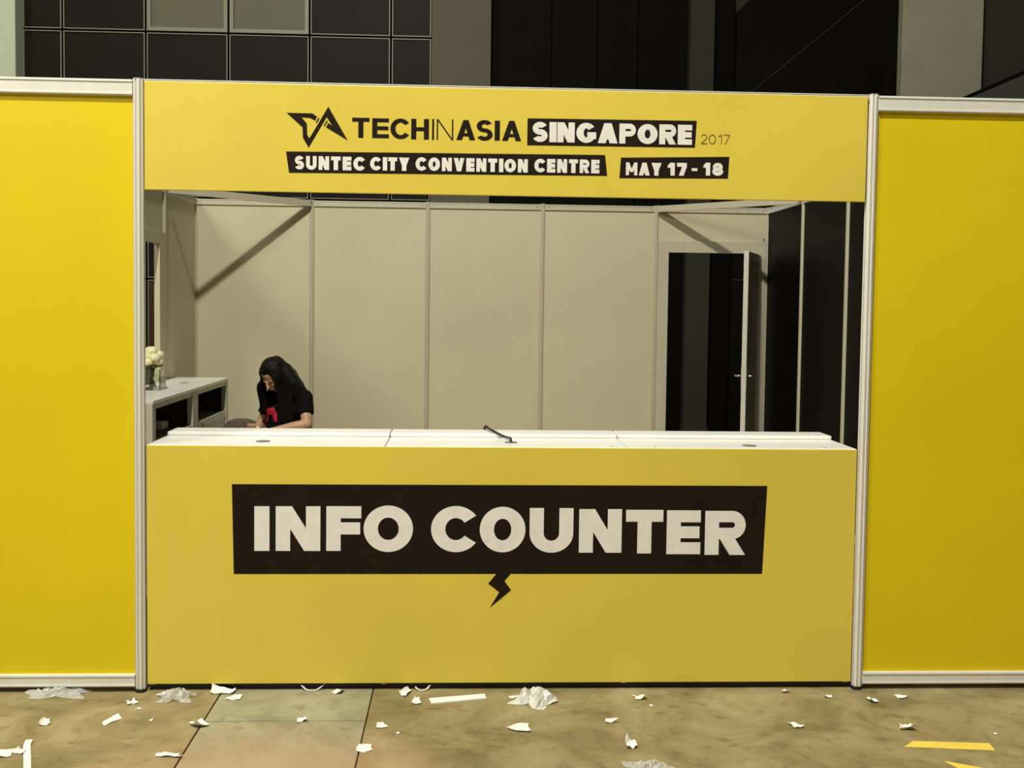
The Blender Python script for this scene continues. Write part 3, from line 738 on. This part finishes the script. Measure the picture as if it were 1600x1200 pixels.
# shirt
sh = MB()
sh.ball((0, -0.002, 0.84), (0.162, 0.108, 0.130), None, 22); sh.ball((0, 0.048, 0.69), (0.146, 0.112, 0.15), None, 22); sh.ball((0, 0.095, 0.565), (0.170, 0.130, 0.10), None, 22)
sh.ball((-0.02, -0.035, 0.70), (0.150, 0.115, 0.14), None, 20); sh.ball((-0.065, -0.078, 0.82), 0.068); sh.ball((0.065, -0.078, 0.82), 0.068)
for S_, E_ in ((SH_L, EL_L), (SH_R, EL_R)):
    sh.limb([(S_.x * 0.35, -0.012, 0.925), S_], [0.066, 0.066]); 
    e_ = S_.lerp(E_, 0.62)
    sh.tube([S_ + (S_ - E_) * 0.05, S_.lerp(E_, .3), e_], [0.064, 0.062, 0.060], 18)
shirt = remesh(sh, 't_shirt', M_shirt, pr, 0.007, 2)
# trousers
tr = MB()
tr.ball((0, 0.10, 0.545), (0.168, 0.128, 0.10), None, 20)
for sx in (-1, 1):
    tr.limb([(sx * 0.09, 0.09, 0.52), (sx * 0.10, -0.15, 0.535), (sx * 0.105, -0.36, 0.53)], [0.096, 0.083, 0.066])
    tr.limb([(sx * 0.105, -0.36, 0.53), (sx * 0.105, -0.33, 0.33), (sx * 0.105, -0.30, 0.13)], [0.065, 0.063, 0.052])
remesh(tr, 'trousers', M_jean, pr, 0.009, 2)
for sx in (-1, 1):
    s_ = MB(); s_.limb([(sx * 0.105, -0.275, 0.05), (sx * 0.11, -0.39, 0.040), (sx * 0.112, -0.46, 0.034)], [0.048, 0.040, 0.032])
    s_.box(sx * 0.108 - 0.045, sx * 0.108 + 0.045, -0.50, -0.235, 0.0, 0.018, 0.006)
    remesh(s_, 'shoe', M_dark, pr, 0.007, 1)
# hair: cap around the skull, long locks down the back and past the right cheek
random.seed(11)
hr = MB()
hr.ball(hp(0, 0.024, 0.034), (0.084, 0.095, 0.092), HR, 24)
hr.ball(hp(0, 0.062, -0.03), (0.082, 0.066, 0.085), HR, 18)
hr.ball(hp(0.02, 0.085, -0.085), (0.085, 0.060, 0.080), HR, 18)
hr.limb([hp(0.035, 0.06, -0.02), (0.090, -0.070, 1.015), (0.125, -0.030, 0.955), (0.120, 0.03, 0.90)], [0.072, 0.072, 0.062, 0.045])
hr.limb([hp(0.0, 0.09, -0.05), (0.02, 0.035, 0.98), (0.01, 0.085, 0.88), (0.0, 0.12, 0.76)], [0.07, 0.075, 0.06, 0.035])
def lock(P, r0, r1):
    q = smooth_path([tuple(p) for p in P], 5); n = len(q)
    hr.tube(q, [r0 + (r1 - r0) * i / (n - 1) for i in range(n)], 8)
    hr.ball(q[0], r0, seg=8); hr.ball(q[-1], r1, seg=8)
for k in range(16):                      # thin strands over the crown and down the back
    u = k / 15; a = math.radians(10 + 165 * u)
    st_ = hp(0.070 * math.cos(a), 0.030 + 0.080 * math.sin(a), 0.075)
    m1 = hp(0.086 * math.cos(a), 0.040 + 0.085 * math.sin(a), 0.0)
    e1 = Vector((0.02 + 0.125 * math.cos(a), -0.01 + 0.10 * math.sin(a), 0.955)); e2 = Vector((0.02 + 0.11 * math.cos(a), 0.03 + 0.10 * math.sin(a), 0.84 + random.uniform(-.03, .03)))
    lock([st_, m1, e1, e2], 0.013, 0.008)
for k in range(10):                      # right side hair hanging straight past the cheek on to the chest
    u = k / 9
    st_ = hp(-0.062, -0.035 + 0.08 * u, 0.062)
    lock([st_, hp(-0.083, -0.052 + 0.075 * u, 0.0), Vector((-0.098, -0.222 + 0.075 * u, 1.00)), Vector((-0.104 + random.uniform(-.006, .006), -0.205 + 0.08 * u, 0.91)), Vector((-0.100 + random.uniform(-.01, .01), -0.185 + 0.07 * u, 0.815 + random.uniform(-.02, .02)))], 0.014, 0.008)
for k in range(12):                      # left side hair framing the face and falling on the chest
    u = k / 11
    st_ = hp(0.060, -0.045 + 0.09 * u, 0.062)
    lock([st_, hp(0.080, -0.066 + 0.085 * u, 0.0), Vector((0.072 + 0.03 * u, -0.205 + 0.09 * u, 0.99)), Vector((0.072 + 0.05 * u, -0.180 + 0.08 * u, 0.88)), Vector((0.075 + 0.05 * u, -0.168 + 0.07 * u, 0.76 + random.uniform(-.03, .03)))], 0.017, 0.009)
for k in range(15):                      # hair parted from the crown down to the temples
    u = k / 14 * 2 - 1
    lock([hp(0.012, 0.0, 0.124), hp(0.012 + 0.050 * u, -0.052 + 0.016 * abs(u), 0.098 - 0.006 * abs(u)), hp(0.078 * u, -0.064 + 0.034 * abs(u), 0.058 - 0.018 * abs(u))], 0.010, 0.008)
remesh(hr, 'hair', M_hair, pr, 0.006, 3)
# face details
for sx in (-1, 1):
    MB().tube([hp(sx * 0.016, -0.0835, 0.000), hp(sx * 0.030, -0.0865, -0.0035), hp(sx * 0.045, -0.079, 0.000)], [0.0016, 0.0026, 0.0016], 6).build('eyelash', M_hair, pr)
    MB().tube([hp(sx * 0.014, -0.084, 0.022), hp(sx * 0.031, -0.084, 0.026), hp(sx * 0.048, -0.072, 0.021)], [0.002, 0.003, 0.0015], 6).build('eyebrow', M_hair, pr)
MB().ball(hp(0, -0.0925, -0.0585), (0.018, 0.0035, 0.0036), HR, 12).ball(hp(0, -0.0915, -0.065), (0.015, 0.004, 0.0042), HR, 12).build('lips', M_lip, pr, smooth=True)
# red emblem on the shirt front
em = MB()
def grid_poly(poly, n=1):
    f_ = em.bm.faces.new([em.bm.verts.new((x, -0.2, z)) for x, z in poly])
cxm, czm, kk = -0.050, 0.785, 1.0
grid_poly([(cxm - 0.075, czm - 0.055), (cxm - 0.055, czm - 0.060), (cxm - 0.022, czm + 0.005), (cxm - 0.030, czm + 0.045), (cxm - 0.058, czm + 0.030), (cxm - 0.072, czm - 0.005)])
grid_poly([(cxm - 0.045, czm + 0.045), (cxm + 0.020, czm + 0.060), (cxm + 0.065, czm - 0.045), (cxm + 0.040, czm - 0.040), (cxm + 0.000, czm + 0.010), (cxm - 0.025, czm + 0.000)])
bmesh.ops.triangulate(em.bm, faces=em.bm.faces[:])
bmesh.ops.subdivide_edges(em.bm, edges=em.bm.edges[:], cuts=4, use_grid_fill=True)
e_o = em.build('shirt_emblem', M_red, pr)
sw = e_o.modifiers.new('wrap', 'SHRINKWRAP'); sw.target = shirt; sw.wrap_method = 'PROJECT'; sw.use_project_y = True; sw.use_project_z = False; sw.use_project_x = False
sw.use_negative_direction = False; sw.use_positive_direction = True; sw.offset = 0.002; sw.wrap_mode = 'ABOVE_SURFACE'
sd = e_o.modifiers.new('thick', 'SOLIDIFY'); sd.thickness = 0.002; sd.offset = 1
ph = MB().box(-0.070, 0.030, -0.362, -0.352, 0.675, 0.735, 0.003)
ph = ph.build('mobile_phone', M_top)
ph.parent = None
Mx = Matrix.Translation((-1.46, 3.55, 0)) @ Matrix.Rotation(math.radians(-35), 4, 'Z')
ctr = Vector((-0.02, -0.357, 0.705))
ph.data.transform(Matrix.Translation(-ctr)); ph.matrix_world = Mx @ Matrix.Translation(ctr) @ Matrix.Rotation(math.radians(-50), 4, 'X')
tag(ph, 'small white phone held in the hands of the seated person', 'phone')

# ------------------------------------------------------------------ litter on the floor
def sheet(outline_w, outline_d, seed, curl, crumple, nx=6, ny=5, taper=0.0, notch=0.0):
    """curled scrap of paper with thickness, returned as MB around the origin, resting on z = 0"""
    rnd = random.Random(seed); b = MB(); top, bot = [], []
    jx = [rnd.uniform(-1, 1) for _ in range(8)]
    for j in range(ny + 1):
        rt, rb = [], []
        for i in range(nx + 1):
            u, v = i / nx * 2 - 1, j / ny * 2 - 1
            wx = 1 - taper * (v + 1) / 2 + 0.12 * jx[0] * v
            x = u * outline_w / 2 * wx + 0.15 * outline_w * jx[1] * v * v
            y = v * outline_d / 2 * (1 - notch * (1 - abs(u))) + 0.15 * outline_d * jx[2] * u
            z = curl * (max(0, u * jx[3] + v * jx[4]) ** 2 + 0.35 * u * u) + crumple * (math.sin(5 * u + 7 * jx[5]) * math.sin(4 * v + 5 * jx[6]) + 1) * 0.5
            rt.append(b.bm.verts.new((x, y, z + 0.0022))); rb.append(b.bm.verts.new((x, y, z + 0.0008)))
        top.append(rt); bot.append(rb)
    zmin = min(v.co.z for v in b.bm.verts)
    for v in b.bm.verts: v.co.z -= zmin - 0.0004
    for j in range(ny):
        for i in range(nx):
            b.bm.faces.new((top[j][i], top[j][i + 1], top[j + 1][i + 1], top[j + 1][i]))
            b.bm.faces.new((bot[j][i], bot[j + 1][i], bot[j + 1][i + 1], bot[j][i + 1]))
    loop = [(0, i) for i in range(nx)] + [(j, nx) for j in range(ny)] + [(ny, i) for i in range(nx, 0, -1)] + [(j, 0) for j in range(ny, 0, -1)]
    for k in range(len(loop)):
        (a, c), (d, e) = loop[k], loop[(k + 1) % len(loop)]
        b.bm.faces.new((top[a][c], bot[a][c], bot[d][e], top[d][e]))
    return b
SCR = 'paper scraps littering the concrete floor'
def scrap(x, y, w, d, rot, curl, crumple, seed, label, taper=0.0, notch=0.0, name='paper_scrap', m_=None, cat='paper scrap', group=SCR):
    if w > 0.02: w, d, curl = w * 1.2, d * 1.15, curl * 0.8
    o = sheet(w, d, seed, curl, crumple, taper=taper, notch=notch).build(name, m_ or M_paper, smooth=False)
    o.location = (x, y, 0); o.rotation_euler = (0, 0, math.radians(rot))
    return tag(o, label, cat, group)
scrap(-1.762, -0.335, 0.030, 0.055, 10, 0.030, 0.004, 1, 'white paper scrap folded upright on the floor left of the small rectangle', 0.3)
scrap(-1.522, -0.316, 0.030, 0.075, -28, 0.002, 0.002, 2, 'small white paper rectangle on the floor below the left yellow panel')
scrap(-1.499, -0.137, 0.032, 0.045, 30, 0.022, 0.006, 3, 'white V-shaped paper scrap on the floor just in front of the left post', 0.2, 0.7)
scrap(-1.450, -0.199, 0.014, 0.018, 0, 0.002, 0.002, 4, 'tiny white paper crumb below the V-shaped scrap')
scrap(-1.800, -0.618, 0.050, 0.060, 8, 0.004, 0.003, 6, 'white paper corner cut by the left edge of the picture')
scrap(-1.745, -0.605, 0.036, 0.030, -12, 0.014, 0.004, 7, 'white curled paper sliver touching the long white strip at the lower left', 0.4)
scrap(-1.218, -0.644, 0.080, 0.034, -4, 0.006, 0.006, 8, 'long torn paper scrap on the floor near the pinkish patch, bottom left', 0.3, 0.3)
scrap(-1.385, -0.045, 0.060, 0.035, 4, 0.012, 0.004, 9, 'pointed white paper scrap lying on the film right of the left post', 0.7)
scrap(-1.160, -0.020, 0.080, 0.040, 0, 0.022, 0.010, 10, 'crumpled white paper against the counter base at the left floor joint', 0.0)
scrap(-1.098, -0.079, 0.050, 0.050, -18, 0.006, 0.004, 11, 'white paper scrap at the upper left corner of the grey floor plate', 0.5)
scrap(-1.178, -0.365, 0.045, 0.065, 35, 0.014, 0.003, 12, 'white bent paper scrap on the left floor joint')
scrap(-0.795, -0.326, 0.030, 0.045, 10, 0.010, 0.004, 13, 'white paper scrap on the cross joint between two floor plates', 0.2, 0.3)
scrap(-0.688, -0.024, 0.034, 0.040, -20, 0.012, 0.004, 14, 'white paper scrap at the counter base, right end of the grey floor plate', 0.2)
scrap(-0.486, -0.381, 0.036, 0.045, 15, 0.008, 0.004, 16, 'white paper scrap just right of the right floor joint, middle of the floor', 0.5)
scrap(-0.532, -0.594, 0.048, 0.040, 0, 0.010, 0.002, 17, 'white crescent paper scrap on the right floor joint', 0.2, -0.5)
scrap(-0.409, -0.040, 0.030, 0.060, -25, 0.025, 0.006, 18, 'white twisted paper scrap at the counter base, left of the white strip', 0.3)
scrap(-0.363, -0.130, 0.034, 0.060, 0, 0.020, 0.006, 19, 'white paper scrap at the left end of the wide white strip', 0.6)
scrap(0.034, -0.092, 0.036, 0.022, 6, 0.006, 0.002, 20, 'thin white paper sliver between the wide white strip and the film bundle', 0.3)
scrap(0.046, -0.408, 0.075, 0.060, -22, 0.016, 0.003, 21, 'white curved paper scrap on the floor below the lightning bolt', 0.6, -0.3)
scrap(0.556, -0.106, 0.042, 0.040, 12, 0.014, 0.004, 22, 'white curled paper scrap on the floor below the N of COUNTER', 0.3)
scrap(0.586, -0.191, 0.014, 0.018, 0, 0.002, 0.002, 23, 'tiny white paper crumb below the N of COUNTER')
scrap(0.395, -0.349, 0.042, 0.034, 14, 0.008, 0.003, 24, 'white pointed paper scrap on the floor right of the curved scrap', 0.8)
scrap(0.441, -0.590, 0.034, 0.040, 0, 0.022, 0.016, 25, 'white balled-up paper scrap above the film at the bottom edge')
scrap(1.182, -0.040, 0.034, 0.030, 0, 0.014, 0.004, 26, 'white paper scrap against the counter base near its right end', 0.8)
scrap(1.344, -0.101, 0.030, 0.030, -25, 0.006, 0.003, 27, 'white paper scrap on the floor just left of the right post', 0.5)
scrap(1.510, -0.147, 0.032, 0.050, 15, 0.012, 0.004, 28, 'white paper scrap on the floor just in front of the right post', 0.4)
scrap(1.654, -0.112, 0.036, 0.040, -80, 0.010, 0.004, 29, 'white triangular paper scrap below the right yellow panel', 0.85)
scrap(1.109, -0.404, 0.032, 0.050, 20, 0.012, 0.004, 30, 'lone white paper scrap on the floor below the R of COUNTER', 0.6)
scrap(1.536, -0.440, 0.044, 0.055, -10, 0.026, 0.010, 31, 'white crumpled paper scrap above the yellow tape strip', 0.1, 0.3)
scrap(-0.416, -0.456, 0.012, 0.014, 0, 0.002, 0.002, 32, 'tiny pale crumb on the floor right of the right floor joint')
scrap(1.854, -0.496, 0.012, 0.014, 0, 0.002, 0.002, 33, 'tiny pale crumb on the floor above the right end of the yellow tape')
scrap(-1.369, -0.318, 0.012, 0.014, 0, 0.002, 0.002, 34, 'tiny pale crumb on the floor right of the small paper rectangle')
# strips and tapes
def strip(pts, z, m_, name, label, cat, group=None):
    cx_ = sum(p[0] for p in pts) / len(pts); cy_ = sum(p[1] for p in pts) / len(pts)
    o = MB().prism_z([(x, y) for x, y in pts], 0.0005, z).build(name, m_, None, (cx_, cy_, 0))
    return tag(o, label, cat, group)
def bent_strip(P, w, m_, name, label, cat, th=0.0015):
    """strip following a path, slightly lifted where the path says so"""
    b = MB(); T, B = [], []
    for i, p in enumerate(P):
        a, c = Vector(P[max(i - 1, 0)]), Vector(P[min(i + 1, len(P) - 1)]); d = (c - a); n = Vector((-d.y, d.x, 0)).normalized() * w / 2
        p = Vector(p)
        T.append([b.bm.verts.new(p + n + Vector((0, 0, th))), b.bm.verts.new(p - n + Vector((0, 0, th)))]); B.append([b.bm.verts.new(p + n), b.bm.verts.new(p - n)])
    for i in range(len(P) - 1):
        b.bm.faces.new((T[i][0], T[i][1], T[i + 1][1], T[i + 1][0])); b.bm.faces.new((B[i][0], B[i + 1][0], B[i + 1][1], B[i][1]))
        for s_ in (0, 1): b.bm.faces.new((T[i][s_], T[i + 1][s_], B[i + 1][s_], B[i][s_]))
    for k in (0, -1): b.bm.faces.new((T[k][0], T[k][1], B[k][1], B[k][0]))
    o = b.build(name, m_, None, tuple(P[len(P) // 2][:2]) + (0,))
    return tag(o, label, cat)
strip([(-0.312, -0.110), (-0.300, -0.165), (-0.077, -0.109), (-0.084, -0.062)], 0.006, M_paper, 'white_strip', 'wide white strip lying in front of the counter base, left of the film bundle', 'strip')
bent_strip([(-1.75, -0.515, 0.008), (-1.745, -0.55, 0.002), (-1.712, -0.63, 0.001), (-1.672, -0.73, 0.001), (-1.630, -0.84, 0.001)], 0.024, M_paper, 'white_tape', 'long narrow white tape strip on the floor at the lower left', 'tape')
strip([(-0.318, -0.185), (-0.316, -0.214), (-0.262, -0.212), (-0.262, -0.180)], 0.002, M_brtape, 'brown_tape', 'small brown tape piece under the left end of the wide white strip', 'tape')
strip([(1.453, -0.612), (1.777, -0.649), (1.787, -0.585), (1.506, -0.560)], 0.002, M_tape, 'yellow_tape', 'long yellow tape strip on the floor at the lower right', 'tape')
strip([(1.545, -0.736), (1.570, -0.80), (1.70, -0.86), (1.72, -0.83), (1.60, -0.765)], 0.002, M_tape, 'yellow_tape', 'pointed yellow tape piece cut by the bottom edge, below the long yellow strip', 'tape')
for P, l in (([(-0.845, 0.006, 0.020), (-0.82, -0.010, 0.006), (-0.79, -0.013, 0.003), (-0.765, 0.002, 0.012), (-0.745, 0.02, 0.026)], 'thin curled white strip at the counter base above the grey floor plate'),
             ([(-0.372, -0.004, 0.014), (-0.35, -0.016, 0.003), (-0.325, -0.008, 0.006), (-0.31, 0.01, 0.018)], 'thin curled pale strip at the counter base, above the wide white strip')):
    bent_strip(smooth_path(P, 4), 0.007, M_paper, 'curled_strip', l, 'strip')
# crumpled clear film
def film(x, y, w, d, h, seed, label, m_=M_plastic, rot=0):
    rnd = random.Random(seed); b = MB(); nx, ny = 15, 9
    V = []
    hs = [[rnd.uniform(0, 1) for _ in range(nx + 1)] for _ in range(ny + 1)]
    for j in range(ny + 1):
        row = []
        for i in range(nx + 1):
            u, v_ = i / nx * 2 - 1, j / ny * 2 - 1
            e = max(0, 1 - (u * u * 0.9 + v_ * v_ * 0.9)); k = 1 + 0.18 * math.sin(5 * math.atan2(v_, u) + seed)
            row.append(b.bm.verts.new((u * w / 2 * k + rnd.uniform(-.004, .004), v_ * d / 2 * k + rnd.uniform(-.004, .004), 0.002 + h * (e ** 0.6) * (0.25 + 0.75 * hs[j][i]))))
        V.append(row)
    for j in range(ny):
        for i in range(nx): b.bm.faces.new((V[j][i], V[j][i + 1], V[j + 1][i + 1], V[j + 1][i]))
    o = b.build('plastic_film', m_)
    sd_ = o.modifiers.new('thick', 'SOLIDIFY'); sd_.thickness = 0.0006; sd_.offset = -1
    o.location = (x, y, 0.0002); o.rotation_euler = (0, 0, rot)
    return tag(o, label, 'plastic film', 'crumpled clear film on the floor')
film(-1.83, -0.035, 0.22, 0.10, 0.030, 5, 'crumpled clear film at the base of the left yellow panel')
film(-1.335, -0.075, 0.13, 0.11, 0.040, 6, 'crumpled clear film on the floor just right of the left post')
film(0.125, -0.125, 0.15, 0.16, 0.058, 7, 'bundle of crumpled clear film in front of the counter below the lightning bolt', M_film2, rot=-0.5)
film(0.475, -0.790, 0.15, 0.12, 0.030, 8, 'crumpled clear film cut by the bottom edge of the picture')
